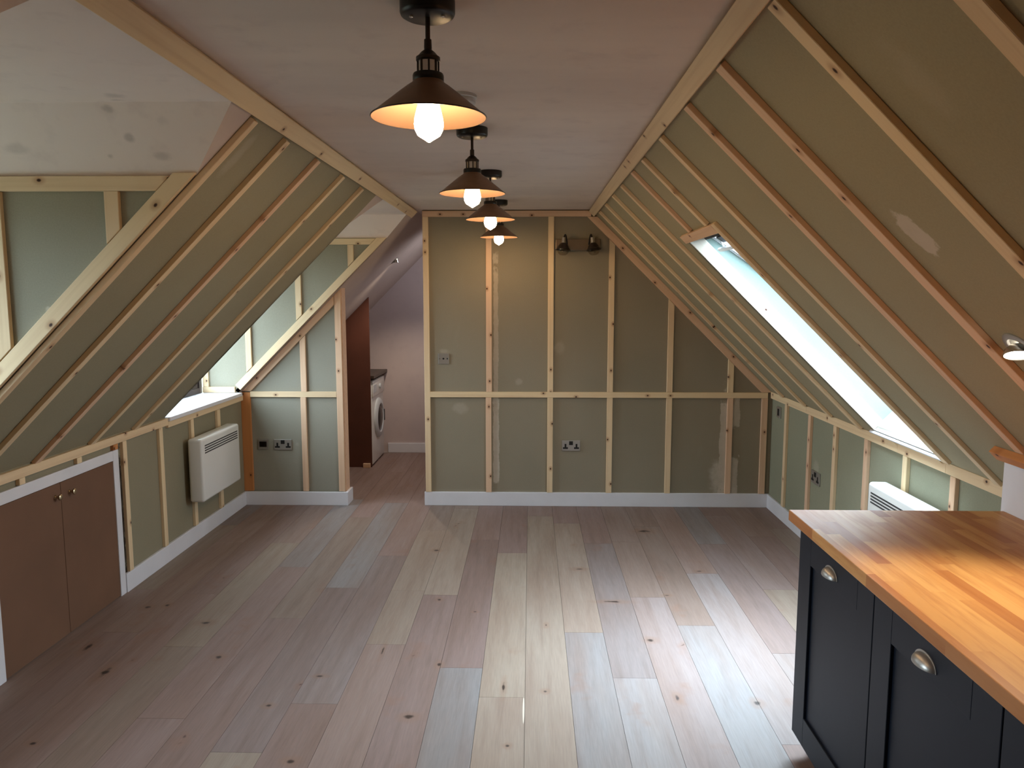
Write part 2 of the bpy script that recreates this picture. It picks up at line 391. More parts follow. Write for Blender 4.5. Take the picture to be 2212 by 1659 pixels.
# floor: every plank its own faces, lightness / hue / seed stored per plank
def floor():
    W0, X0 = 0.197, -0.019
    joints = {-10: [1.0, 2.4, 4.158, 5.7], -9: [.4, 1.9, 3.5, 5.065, 6.6], -8: [1.3, 2.871, 4.6, 6.2], -7: [.7, 2.2, 3.839, 5.685, 7.2], -6: [1.1, 2.65, 4.267, 6.1],
              -5: [1.4, 2.997, 4.823, 6.7], -4: [2.0, 3.549, 4.234, 5.377, 7.0], -3: [.9, 2.5, 4.175, 5.95, 7.6], -2: [1.5, 3.321, 5.167, 6.9],
              -1: [1.2, 3.068, 4.896, 6.5], 0: [.5, 2.2, 5.75], 1: [1.9, 3.704, 5.569], 2: [1.4, 3.246, 5.108], 3: [.8, 2.4, 4.168, 5.143],
              4: [.3, 2.1, 3.801, 5.5], 5: [1.2, 2.75, 4.55], 6: [.2, 1.9, 3.5, 5.114], 7: [1.0, 2.6, 4.3, 5.8]}
    tones = {(-1, 1): (1.03, .05), (-1, 2): (1.04, .0), (-1, 3): (.86, .5), (-1, 0): (1, .2), (-2, 1): (.93, .98), (-2, 2): (.78, .5), (-2, 3): (.98, .5),
             (-3, 2): (.82, .48), (-3, 3): (1.02, .1), (-4, 1): (.95, .42), (-4, 2): (.97, .1), (-4, 3): (1.03, .08), (-4, 4): (.90, .25),
             (-5, 1): (.84, .5), (-5, 2): (.9, .7), (-5, 3): (1.0, .5), (-6, 2): (.80, .62), (-6, 3): (1.02, .9), (-6, 4): (.96, .5),
             (0, 1): (1.0, .1), (0, 2): (.98, .05), (1, 1): (1.02, .95), (1, 2): (1.0, .12), (1, 3): (.88, .5), (2, 1): (1.12, .9), (2, 2): (.84, .75), (2, 3): (.84, .5),
             (3, 2): (1.08, .7), (3, 3): (.88, .3), (3, 4): (.84, .35), (4, 2): (1.08, .95), (4, 3): (.82, .3), (4, 4): (.86, .3), (5, 2): (1.10, .8), (6, 2): (1.1, .9)}
    bm = nb(); lay = bm.loops.layers.float_color.new('plank')
    for k in range(-13, 12):
        x0, x1 = X0 + k * W0, X0 + (k + 1) * W0
        js = joints.get(k)
        if js is None:
            js, y = [], YN + random.uniform(.3, 1.5)
            while y < YF - .3: js.append(y); y += random.uniform(1.2, 1.9)
        ys = [YN] + [j for j in js] + [YF]
        for i, (a, b) in enumerate(zip(ys, ys[1:])):
            L, hue = tones.get((k, i), (random.uniform(.84, 1.04), random.choice((.05, .2, .4, .5, .5, .6, .9))))
            sd = random.random(); n0 = len(bm.faces); g = 0.0007
            box(bm, max(x0 + g, -2.7), min(x1 - g, 2.1), a + g, b - g, -0.02, 0.0)
            bm.faces.ensure_lookup_table()
            for f in bm.faces[n0:]:
                for lp in f.loops: lp[lay] = (L, hue, sd, 1.0)
    o = struct('floor', bm, FLOORM)
    return o
floor()
bm = nb(); box(bm, -2.75, 2.15, YN - .05, YF + .05, -0.08, -0.021)
struct('floor_deck', bm, DARKGAP)

# ceiling
CEIL = m_plaster('ceiling_plaster', (226, 212, 200), (212, 198, 188), (0.35, 1.6, 1.0))
bm = nb(); box(bm, -0.99, 0.56, YN, YF, ZC, ZC + TH)
struct('ceiling', bm, CEIL)

# back wall (two parts either side of the doorway)
BACKB = m_board('green_board_far_wall',
    [('b', (-.275, YB, 1.15), (.020, .1, .90), .75), ('b', (-.275, YB, .50), (.026, .1, .36), .9), ('b', (1.550, YB, .50), (.030, .1, .42), .95), ('e', (1.53, YB, .25), (.09, .1, .14), .9),
     ('b', (1.650, YB, .78), (.03, .1, .14), .9), ('b', (1.645, YB, .24), (.035, .1, .16), .95), ('e', (.225, YB, 1.29), (.05, .1, .07), .30), ('e', (-.56, YB, .80), (.07, .1, .05), .3),
     ('e', (-.09, YB, 1.02), (.03, .1, .03), .35), ('e', (-.69, YB, 1.26), (.05, .1, .025), .35)], base=(140, 132, 114), base2=(150, 140, 121))
bm = nb(); T = (0, 0.10, 0)
prism(bm, [(-.85, YB, 0), (-.85, YB, ZC), (.47, YB, ZC), (XR, YB, .93), (XR, YB, 0)], T)
struct('wall_back', bm, BACKB)
LBACK = m_board('green_board_alcove_wall', [('e', (-1.9, YB, .5), (.02, .1, .02), .2)], base=(144, 141, 128), base2=(154, 150, 136))
bm = nb(); prism(bm, [(XL, YB, 0), (XL, YB, .93), (-1.53, YB, zl(-1.53)), (-1.53, YB, 0)], T)
struct('wall_back_left', bm, LBACK)

# knee walls
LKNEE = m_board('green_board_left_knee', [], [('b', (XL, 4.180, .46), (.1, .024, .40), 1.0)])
bm = nb(); box(bm, XL - TH, XL, YN, YF, 0, .93)
struct('wall_left', bm, LKNEE)
RKNEE = m_board('green_board_right_knee', [('e', (XR, 5.08, .56), (.1, .06, .05), .3)], base=(140, 142, 122), base2=(150, 150, 128))
bm = nb(); box(bm, XR, XR + TH, YN, YF, 0, .93)
struct('wall_right', bm, RKNEE)

# slopes
def slope_panel(bm, side, y0, y1, z0, z1):
    x = xl if side == 'L' else xr
    off = (-NL * TH) if side == 'L' else (-NR * TH)
    prism(bm, [(x(z0), y0, z0), (x(z0), y1, z0), (x(z1), y1, z1), (x(z1), y0, z1)], off)
LSL = m_board('green_board_left_slope', [('e', (-1.05, 2.80, 2.20), (.12, .04, .12), .35)], base=(148, 141, 117), base2=(157, 149, 124))
bm = nb(); slope_panel(bm, 'L', YN, 1.38, .93, ZC + .02); struct('wall_left_slope_near', bm, LSL)
bm = nb(); slope_panel(bm, 'L', 2.65, 4.75, .93, ZC + .02); struct('wall_left_slope', bm, LSL)
PINKP = m_plaster('pink_plaster', (206, 190, 180), (196, 180, 172))
ROOMP = m_plaster('lilac_plaster', (204, 188, 184), (192, 178, 178))
bm = nb(); slope_panel(bm, 'L', 5.98, YF, .93, ZC + .02); struct('wall_left_slope_far', bm, PINKP)

ZT = 2.32
DORM = [dict(y0=1.38, y1=2.65, a=1.58, b=2.475, zq=2.118, n=1), dict(y0=4.75, y1=5.98, a=4.965, b=5.885, zq=2.150, n=2)]
DPL = m_plaster('pale_dormer_plaster', (232, 218, 208), (224, 210, 204), (0.6, 1.4, 1.0),
    marks=[('e', (-1.28, 2.40, 2.27), (.045, .035, .1), .35), ('e', (-1.30, 2.45, 2.25), (.03, .014, .1), .5), ('e', (-1.36, 2.49, 2.23), (.022, .012, .1), .45),
           ('e', (-1.33, 2.555, 2.19), (.02, .014, .1), .45), ('e', (-1.42, 2.60, 2.15), (.018, .010, .1), .5), ('e', (-1.24, 2.60, 2.15), (.035, .012, .1), .3),
           ('e', (-1.72, 2.58, 2.17), (.05, .016, .1), .25), ('e', (-1.20, 2.52, 2.2), (.03, .02, .1), .2)])
CHEEKB = m_board('green_board_dormer_cheek', [('e', (-1.53, 2.65, 1.82), (.012, .1, .012), .9), ('e', (-1.70, 2.65, 1.66), (.012, .1, .012), .8)], base=(150, 147, 131), base2=(158, 154, 136))
XW = -2.62
def dormer(d):
    y0, y1, a, b, zq = d['y0'], d['y1'], d['a'], d['b'], d['zq']
    # slope above the opening
    bm = nb()
    P = lambda y, z: (xl(z), y, z)
    off = -NL * 0.012
    prism(bm, [P(y0, zq), P(a, ZT), P(a, ZC + .02), P(y0, ZC + .02)], off)
    prism(bm, [P(a, ZT), P(b, ZT), P(b, ZC + .02), P(a, ZC + .02)], off)
    prism(bm, [P(b, ZT), P(y1, zq), P(y1, ZC + .02), P(b, ZC + .02)], off)
    struct('wall_left_slope_over_dormer', bm, PINKP)
    # cheeks
    for yy, s in ((y0, -1), (y1, 1)):
        bm = nb()
        prism(bm, [(XL, yy, .93), (xl(zq), yy, zq), (XW, yy, zq), (XW, yy, .93)], (0, s * TH, 0))
        if s > 0 or True: pass
        struct('wall_dormer_cheek', bm, CHEEKB)
    # ceiling: level middle, falling to each cheek
    bm = nb()
    up = (0, 0, TH)
    prism(bm, [(xl(ZT), a, ZT), (xl(ZT), b, ZT), (XW - .03, b, ZT), (XW - .03, a, ZT)], up)
    prism(bm, [(xl(ZT), b, ZT), (xl(zq), y1, zq), (XW - .03, y1, zq), (XW - .03, b, ZT)], up)
    prism(bm, [(xl(ZT), a, ZT), (xl(zq), y0, zq), (XW - .03, y0, zq), (XW - .03, a, ZT)], up)
    struct('ceiling_dormer', bm, DPL)
    # window wall head, window, sill
    zw = zq - .02
    bm = nb()
    prism(bm, [(XW, y0, zw), (XW, y0, zq), (XW, a, ZT), (XW, b, ZT), (XW, y1, zq), (XW, y1, zw)], (-.06, 0, 0))
    struct('wall_dormer_head', bm, DPL)
    win = struct('window_%d' % d['n'], frame_bm(XW - .06, XW - .01, y0, y1, .925, zw, .05), DKWOOD)
    my = (y0 + y1) / 2
    bm = nb(); box(bm, XW - .055, XW - .015, my - .03, my + .03, .975, zw - .05, .003); mk('mullion', bm, DKWOOD, win)
    for (c0, c1) in ((y0 + .05, my - .03), (my + .03, y1 - .05)):
        mk('sash', frame_bm(XW - .05, XW - .02, c0, c1, .975, zw - .05, .04), DKWOOD, win)
        bm = nb(); box(bm, XW - .037, XW - .033, c0 + .035, c1 - .035, 1.01, zw - .085); mk('pane', bm, GLASS, win)
    bm = nb(); box(bm, XW - .01, XL + .035, y0, y1, .905, .932, .004)
    struct('trim_%d' % (d['n'] + 2), bm, WHITE)
def frame_bm(x0, x1, y0, y1, z0, z1, w):
    bm = nb()
    box(bm, x0, x1, y0, y0 + w, z0, z1, .003); box(bm, x0, x1, y1 - w, y1, z0, z1, .003)
    box(bm, x0, x1, y0 + w, y1 - w, z0, z0 + w, .003); box(bm, x0, x1, y0 + w, y1 - w, z1 - w, z1, .003)
    return bm
for d in DORM: dormer(d)

# right slope with roof window openings
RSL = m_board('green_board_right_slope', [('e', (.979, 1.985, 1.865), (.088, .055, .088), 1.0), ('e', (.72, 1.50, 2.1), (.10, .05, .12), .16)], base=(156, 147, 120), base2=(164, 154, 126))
def right_slope():
    zs0, zs1, zt_ = .975, 1.992, ZC + .02
    cells = [(YN, 3.455, .93, zt_), (3.455, 4.165, .93, zs0), (3.455, 4.165, zs1, zt_), (4.165, YF, .93, zt_)]
    for (a, b, c, d) in cells:
        bm = nb(); slope_panel(bm, 'R', a, b, c, d); struct('wall_right_slope', bm, RSL)
right_slope()
REVB = m_board('pale_reveal_board', [], base=(118, 136, 132), base2=(128, 146, 142))
def roof_window(y0, y1, n):
    """Opening in the right slope; the window sits shallow at the head and deep at the sill."""
    z0, z1 = .975, 1.992; D0, D1 = .350, .088
    A = Vector((xr(z0), 0, z0)); B = Vector((xr(z1), 0, z1)); U = (B - A).normalized(); L = (B - A).length; N = NRm
    P = lambda s, y, dd: A + U * s + N * dd + Vector((0, y, 0))
    for yy, sg in ((y0, -1), (y1, 1)):
        bm = nb(); prism(bm, [P(0, yy, 0), P(L, yy, 0), P(L, yy, D1 + .004), P(0, yy, D0 + .004)], (0, sg * .02, 0))
        struct('wall_reveal_%d' % n, bm, REVB)
    bm = nb(); prism(bm, [P(0, y0, 0), P(0, y1, 0), P(0, y1, D0 + .03), P(0, y0, D0 + .03)], -U * .02)
    struct('trim_%d' % (n + 10), bm, WHITE)
    bm = nb(); prism(bm, [P(L, y0, 0), P(L, y1, 0), P(L, y1, D1 + .04), P(L, y0, D1 + .04)], U * .02)
    prism(bm, [P(L - .055, y0 + .001, .070), P(L - .055, y1 - .001, .070), P(L - .001, y1 - .001, .070), P(L - .001, y0 + .001, .070)], N * .01)
    struct('wall_reveal_head_%d' % n, bm, DARKGAP)
    # window plane
    C0 = P(0, 0, D0); C1 = P(L, 0, D1); U2 = (C1 - C0).normalized(); LL = (C1 - C0).length
    N2 = Vector((-U2.z, 0, U2.x));  N2 = N2 if N2.dot(N) > 0 else -N2
    Q = lambda s, y, dd: C0 + U2 * s + N2 * dd + Vector((0, y, 0))
    def bars(w, d0, th, ya, yb, sa, sb):
        bm = nb()
        for (s0, s1, a, b) in ((sa, sa + w, ya, yb), (sb - w, sb, ya, yb), (sa + w, sb - w, ya, ya + w), (sa + w, sb - w, yb - w, yb)):
            prism(bm, [Q(s0, a, d0), Q(s1, a, d0), Q(s1, b, d0), Q(s0, b, d0)], N2 * th)
        return bm
    win = struct('window_%d' % n, bars(.013, .0, .05, y0, y1, 0, LL), FRAMEG)
    top = LL - .062
    mk('sash', bars(.017, .006, .03, y0 + .0135, y1 - .0135, .014, top), FRAMEG, win)
    bm = nb(); prism(bm, [Q(.03, y0 + .030, .018), Q(top - .015, y0 + .030, .018), Q(top - .015, y1 - .030, .018), Q(.03, y1 - .030, .018)], N2 * .004)
    mk('pane', bm, GLASS, win)
    bm = nb(); prism(bm, [Q(top + .003, y0 + .023, .0), Q(LL - .023, y0 + .023, .0), Q(LL - .023, y1 - .023, .0), Q(top + .003, y1 - .023, .0)], N2 * .03)
    mk('vent_flap', bm, FRAMEG, win)
    sb = LL - .150
    bm = nb(); prism(bm, [Q(sb, y0 + .03, -.040), Q(sb + .022, y0 + .03, -.040), Q(sb + .022, y1 - .035, -.040), Q(sb, y1 - .035, -.040)], N2 * .012)
    for yy in (y0 + .10, (y0 + y1) / 2, y1 - .12):
        prism(bm, [Q(sb + .004, yy, -.028), Q(sb + .10, yy, .004), Q(sb + .10, yy + .015, .004), Q(sb + .004, yy + .015, -.028)], N2 * .005)
    mk('control_bar', bm, GREYPL, win)
    bm = nb(); prism(bm, [Q(LL - .118, y1 - .12, .003), Q(LL - .075, y1 - .105, .003), Q(LL - .075, y1 - .215, .003), Q(LL - .118, y1 - .20, .003)], -N2 * .012)
    mk('latch', bm, SLOT, win)
    d = bpy.data.lights.new('sky_portal', 'AREA'); d.shape = 'RECTANGLE'; d.size = LL + .04; d.size_y = y1 - y0 + .04; d.cycles.is_portal = True
    o = bpy.data.objects.new('sky_portal', d); COL.objects.link(o)
    M = Matrix((U2, -N2.cross(U2) * -1, N2)).transposed().to_4x4()
    if M.determinant() < 0: M = Matrix((U2, N2.cross(U2), N2)).transposed().to_4x4()
    M.translation = Q(LL / 2, (y0 + y1) / 2, .07); o.matrix_world = M
roof_window(3.455, 4.165, 3)

# closing walls: behind the camera, and the utility room beyond the doorway
bm = nb(); box(bm, -2.8, 2.1, YN - .05, YN, 0, 2.45); struct('wall_near', bm, ROOMP)
bm = nb(); box(bm, -2.8, 2.1, YF, YF + .05, 0, 2.45); struct('wall_far', bm, ROOMP)
bm = nb(); box(bm, .45, .50, YB + .10, YF, 0, ZC); struct('wall_utility_right', bm, ROOMP)

# ------------------------------------------------------------------ skirtings
bm = nb(); box(bm, XL, XL + .018, 4.165, YB, 0, .112, .003); struct('baseboard_left', bm, WHITE)
bm = nb(); box(bm, XL, XL + .018, YN, 3.085, 0, .112, .003); struct('baseboard_left_near', bm, WHITE)
bm = nb(); box(bm, XR - .018, XR, 2.80, YB - .019, 0, .112, .003); struct('baseboard_right', bm, WHITE)
bm = nb(); box(bm, -.86, XR, YB - .018, YB, 0, .114, .003); struct('baseboard_back', bm, WHITE)
bm = nb(); box(bm, XL + .018, -1.484, YB - .038, YB - .020, 0, .112, .003); box(bm, -1.504, -1.484, YB - .020, YB + .14, 0, .112, .003); struct('baseboard_back_left', bm, WHITE)
bm = nb(); box(bm, -1.55, .45, YF - .018, YF, 0, .105, .003); struct('baseboard_far', bm, WHITE)

# ------------------------------------------------------------------ battens
GB = 'timber battens fixed over the wall boards'
def batten(a, b, n, label, w=.045, t=.02, m0=0.0, m1=0.0, mat=None, group=GB, cat='batten', name='timber_batten'):
    a, b, n = Vector(a), Vector(b), Vector(n).normalized()
    x = (b - a); L = x.length; x.normalize(); y = n.cross(x).normalized()
    M = Matrix((x, y, n)).transposed().to_4x4(); M.translation = a
    bm = nb(); h = w / 2
    lo = [(m0 * -h, -h), (L + m1 * -h, -h), (L + m1 * h, h), (m0 * h, h)]
    va = [bm.verts.new(M @ Vector((p[0], p[1], 0))) for p in lo]; vb = [bm.verts.new(M @ Vector((p[0], p[1], t))) for p in lo]
    bm.faces.new(va); bm.faces.new(vb[::-1])
    for i in range(4): bm.faces.new((va[i], vb[i], vb[(i + 1) % 4], va[(i + 1) % 4]))
    bmesh.ops.recalc_face_normals(bm, faces=bm.faces)
    bmesh.ops.bevel(bm, geom=list(bm.edges), offset=.0015, segments=1, affect='EDGES')
    me = bpy.data.meshes.new(name); bm.to_mesh(me); bm.free(); me.transform(M.inverted())
    o = bpy.data.objects.new(name, me); COL.objects.link(o); o.matrix_world = M
    me.materials.append(mat or PINE)
    return tag(o, label, cat, group)

ORD = ['first', 'second', 'third', 'fourth', 'fifth', 'sixth', 'seventh', 'eighth', 'ninth', 'tenth', 'eleventh']
NB = (0, -1, 0)
# far wall, right of the doorway
batten((-.85, YB, 2.339), (.47, YB, 2.339), NB, 'pale horizontal batten along the top of the far wall under the ceiling', mat=PINK)
batten((-.826, YB, .114), (-.826, YB, 2.316), NB, 'full height upright batten at the right edge of the doorway', mat=PINE)
batten((-.8035, YB, .915), (1.89, YB, .915), NB, 'long horizontal batten crossing the far wall at mid height', mat=PINE)
for i, (x, m) in enumerate([(-.33, PINK), (.16, PINE), (.637, PINE), (1.11, PINE), (1.592, PINE)]):
    top = 2.316 if x < .45 else zr(x) - .055 * 1.414 - .003
    batten((x, YB, .938), (x, YB, top), NB, '%s upright batten from the doorway post, above the mid rail of far wall' % ORD[i], m1=0 if x < .45 else 1 / KR, mat=m)
for i, (x, m) in enumerate([(-.335, PINK), (.16, PINE), (.637, PINE), (1.11, PINE), (1.595, PINK)]):
    batten((x, YB, .114), (x, YB, .892), NB, '%s upright batten from the doorway post, below the mid rail of far wall' % ORD[i], mat=m)
batten((1.868, YB, .114), (1.868, YB, .892), NB, 'wide reddish upright batten in the right corner of the far wall', w=.048, mat=PINK)
dn = Vector((1 / KR, 0, -1)).normalized() if False else Vector((KR, 0, -1)).normalized(); pn = Vector((-1, 0, -KR)).normalized() * .0285
batten(Vector((xr(2.335), YB, 2.335)) + pn, Vector((xr(.960), YB, .960)) + pn, NB, 'long sloping batten down the right edge of the far wall', w=.055, m0=1.0, m1=1.0, mat=PINK)
# far wall, left of the doorway
batten((-2.302, YB, .114), (-2.302, YB, .928), NB, 'orange brown corner post between the left heater and far wall', w=.075, t=.022, mat=ORANGE)
batten((-2.264, YB, .912), (-1.561, YB, .912), NB, 'short horizontal batten left of the doorway, above the sockets', mat=PINE)
batten((-1.833, YB, .114), (-1.833, YB, .889), NB, 'lower upright batten right of the double socket left of doorway', mat=PINK)
batten((-1.825, YB, .935), (-1.825, YB, zl(-1.825) - .077), NB, 'upper upright batten left of the doorway, under the sloping batten', m1=-1.0, mat=PINK)
batten((-1.535, YB, .114), (-1.535, YB, zl(-1.535) - .003), NB, 'tall upright batten on the left doorway post', w=.05, m1=-1.0, mat=PINK)
po = Vector((1, 0, -1)).normalized() * .027
batten(Vector((xl(.958), YB, .958)) + po, Vector((-1.5825, YB, zl(-1.5825))) + po, NB, 'sloping batten left of the doorway, just under the dormer cheek', w=.05, m0=-1.0, m1=1.0, mat=PINK)
bm = nb(); prism(bm, [(-1.53, YB - .0, .0), (-1.505, YB - .0, .0), (-1.505, YB - .0, zl(-1.505)), (-1.53, YB, zl(-1.53))], (0, .12, 0)); struct('trim_5', bm, PINK)

# left knee wall
NXL = (1, 0, 0)
batten((XL, -.5, .902), (XL, 4.75, .902), NXL, 'long horizontal batten on top of left knee wall above cupboard', mat=PINE)
batten((XL, 4.7515, .883), (XL, 6.026, .883), NXL, 'horizontal batten under the dormer sill on the left knee wall', w=.040, mat=PINE)
for y, w_, z0, z1, lab, m in [(2.88, .04, .848, .879, 'short batten stub above the cupboard, nearest the camera', PINE), (3.342, .04, .848, .879, 'short batten stub above the left cupboard door', PINE),
        (3.785, .042, .848, .879, 'short batten stub above the right cupboard door', PINE), (4.128, .045, .848, .879, 'dark short batten stub at cupboard top right corner', ORANGE),
        (4.222, .042, .114, .879, 'upright batten on left knee wall right beside the cupboard frame', PINE), (4.652, .045, .114, .879, 'upright batten midway between cupboard and left heater', PINE),
        (5.095, .045, .114, .862, 'upright batten behind the near half of the left heater', PINE), (5.54, .052, .114, .862, 'upright batten behind the far half of the left heater', PINE)]:
    if y > 2.9: batten((XL, y, z0), (XL, y, z1), NXL, lab, w=w_, mat=m)

# left slope
batten((-.924, YN + .1, 2.346), (-.924, 6.027, 2.346), NL, 'long ceiling edge batten along the left side of the ceiling', w=.066, t=.024, mat=PINE)
zb = 2.314
batten((xl(.932), 2.672, .932), (xl(zb), 2.672, zb), NL, 'sloping batten on the left slope edge beside the near dormer', w=.036, mat=PINE)
for i, y in enumerate([3.02, 3.455, 3.91, 4.352]):
    batten((xl(.932), y, .932), (xl(zb), y, zb), NL, 'sloping batten on left slope between dormers, %s after the edge batten' % ORD[i], w=.042, mat=PINE if i != 1 else PINK)
# near dormer cheek
cy = 2.65
off = Vector((-1, 0, 1)).normalized() * .0285
batten(Vector((xl(.96), cy, .96)) + off, Vector((xl(2.105), cy, 2.105)) + off * 1.0, NB, 'wide sloping batten along the cheek of the near dormer', w=.055, t=.018, m0=0, m1=-1.0, mat=PINE)
batten((XW, cy, 2.090), (xl(2.09) - .081, cy, 2.090), NB, 'horizontal batten on top of the near dormer cheek under white ceiling', w=.05, t=.018, m1=1.0, mat=PINE)
batten((-1.443, cy, zl(-1.443) + .082), (-1.443, cy, 2.064), NB, 'short upright batten on near dormer cheek', w=.05, t=.018, m0=-1.0, mat=PINE)
batten((-1.862, cy, zl(-1.862) + .085), (-1.862, cy, 2.064), NB, 'tall upright batten on near dormer cheek at left image edge', w=.06, t=.018, m0=-1.0, mat=PINE)
# far dormer cheek
cy = 5.98
batten(Vector((xl(.955), cy, .955)) + off, Vector((xl(2.13), cy, 2.13)) + off, NB, 'bright sloping batten along the cheek of the far dormer', w=.055, t=.018, m0=0, m1=-1.0, mat=PINE)
batten((XW, cy, 2.122), (xl(2.122) - .081, cy, 2.122), NB, 'horizontal batten on top of the far dormer cheek', w=.045, t=.018, m1=1.0, mat=PINE)
for i, x in enumerate([-1.405, -1.825, -2.237]):
    batten((x, cy, zl(x) + .085), (x, cy, 2.098), NB, 'upright batten on far dormer cheek, %s' % ['shortest, near the ceiling', 'middle one', 'tallest, near the window'][i], m0=-1.0, t=.018, mat=PINE)
batten((-2.592, cy, .980), (-2.592, cy, 2.098), NB, 'upright batten on far dormer cheek tight against the window frame', t=.018, mat=PINE)
batten((XW, cy, .957), (-2.36, cy, .957), NB, 'low horizontal batten on far dormer cheek resting on the sill', t=.018, mat=PINE)

# right slope
batten((xr(2.3495), YN + .1, 2.3495), (xr(2.3495), 6.027, 2.3495), NR, 'long ceiling edge batten along the right side of the ceiling', w=.058, t=.022, mat=PINE)
zt = 2.325
def rb(y, z0, z1, lab, w_=.045, mat=None): return batten((xr(z0), y, z0), (xr(z1), y, z1), NR, lab, w=w_, t=.018, mat=mat)
ys = [1.226, 1.675, 2.124, 2.56, 3.05]
for i, y in enumerate(ys):
    zb0 = 1.19 if y < 2.6 else .955
    rb(y, zb0, zt, 'sloping batten on the right slope, %s nearer than the roof window' % ['fifth', 'fourth', 'third', 'second', 'first'][i], w_=.05 if i < 3 else .045, mat=[PINE, PINE, PINK, PINK, PINE][i])
rb(3.53, 2.034, zt, 'short batten between ceiling and near corner of the roof window', .042, PINE)
rb(3.89, 2.034, zt, 'short batten between ceiling and far corner of the roof window', .042, PINK)
rb(3.50, .948, .960, 'tiny batten stub under the near end of the roof window', .03); rb(3.94, .948, .960, 'tiny batten stub under the far end of the roof window', .03)
for i, y in enumerate([4.35, 4.785, 5.245, 5.705]):
    rb(y, .955, zt, 'sloping batten on the right slope, %s beyond the roof window' % ORD[i], .038)
rb(3.425, .962, 2.03, 'sloping batten lining the near side of the roof window', .055, PINE)
batten((xr(2.012), 3.454, 2.012), (xr(2.012), 4.16, 2.012), NR, 'short horizontal batten across the top of the roof window', w=.05, t=.018, mat=PINK)
batten((xr(.966), 3.454, .966), (xr(.966), 4.20, .966), NR, 'grey white strip along the bottom of the roof window', w=.012, t=.016, mat=WHITE)
# lining strip on the far reveal
Av = Vector((xr(.975), 4.165, .975)) + NRm * .035; Bv = Vector((xr(1.992), 4.165, 1.992)) + NRm * .035
batten(Av, Bv, NB, 'pale screwed lining strip on the far reveal of roof window', w=.068, t=.014, mat=m_pine('white_washed_pine', lin(226, 220, 206), lin(220, 212, 200), .5))
# right knee wall
NXR = (-1, 0, 0)
segs = [6.027, 5.25, 4.86, 3.93, 3.47, 2.81]
for i, (b_, a_) in enumerate(zip(segs, segs[1:])):
    batten((XR, a_ + .001, .920), (XR, b_ - .001, .920), NXR, '%s length of rail on right knee wall counted from the far corner' % ORD[i], w=.052, mat=PINE)
for i, y in enumerate([5.665, 5.18, 4.745, 4.30, 3.848, 3.405]):
    batten((XR, y, .114), (XR, y, .893), NXR, 'upright batten on the right knee wall, %s from the far corner' % ORD[i], w=.045, mat=PINE if i % 2 == 0 else PINK)
# service box beside the worktop
rb_z = 1.152
batten((xr(1.150), .9, 1.150), (xr(1.150), 2.76, 1.150), NR, 'orange batten above the white boxing at the worktop', w=.045, t=.03, mat=ORANGE)

# boxing behind the worktop
bm = nb(); prism(bm, [(1.755, 2.80, .0), (XR - .001, 2.80, .0), (XR - .001, 2.80, .925), (1.755, 2.80, zr(1.755) - .003)], (0, -3.4, 0)); struct('wall_boxing', bm, WHITE)

# ------------------------------------------------------------------ eaves cupboard
c = thing('eaves_cupboard', 'low brown two-door cupboard with white frame in the left knee wall', 'cupboard', (XL, 3.63, 0))
bm = nb(); x0, x1 = XL + .0005, XL + .013
box(bm, x0, x1, 4.108, 4.163, 0, .845, .003); box(bm, x0, x1, 3.09, 3.15, 0, .845, .003); box(bm, x0, x1, 3.15, 4.108, .788, .845, .003)
mk('frame', bm, WHITE, c)
for (a, b, ky) in ((3.1525, 3.6285, 3.585), (3.6315, 4.106, 3.70)):
    bm = nb(); box(bm, XL + .0005, XL + .009, a, b, .006, .785, .0015); dr = mk('door', bm, MDF, c)
    bm = nb(); M = Matrix.Translation((XL + .009, ky, .722)) @ Matrix.Rotation(math.pi / 2, 4, 'Y')
    lathe(bm, [(.011, 0), (.0095, .003), (.006, .006), (.006, .014), (.012, .018), (.0155, .024), (.015, .029), (.009, .033), (0, .034)], 20, M)
    mk('knob', bm, BRASS, dr, True)

# ------------------------------------------------------------------ convector heaters
def heater(label, wallx, sgn, y0, y1, z0, z1, near_slots=False):
    h = thing('convector_heater', label, 'heater', (wallx, (y0 + y1) / 2, z0))
    xb, xf = wallx + sgn * .035, wallx + sgn * .135
    bm = nb(); box(bm, min(xb, xf), max(xb, xf), y0, y1, z0, z1, .018, 4); mk('body', bm, ENAMEL, h, True)
    for yy in (y0 + .22, y1 - .22):
        bm = nb(); box(bm, min(wallx, xb), max(wallx, xb), yy, yy + .035, z0 + .08, z1 - .06)
        mk('wall_bracket', bm, SLOT, h)
    for i in range(4):
        z = z1 - .052 - i * .0165
        bm = nb(); e = xf + sgn * .0008
        box(bm, min(xf - sgn * .004, e), max(xf - sgn * .004, e), y0 + .045, y1 - .04, z - .0042, z + .0042)
        mk('vent_slot', bm, SLOT, h)
    for i in range(10):
        pass
    return h
heater('white convector heater on the left knee wall under the far dormer sill', XL, 1, 4.965, 5.625, .31, .745)
heater('white convector heater on right knee wall, half hidden by the worktop', XR, -1, 3.33, 3.99, .29, .728)

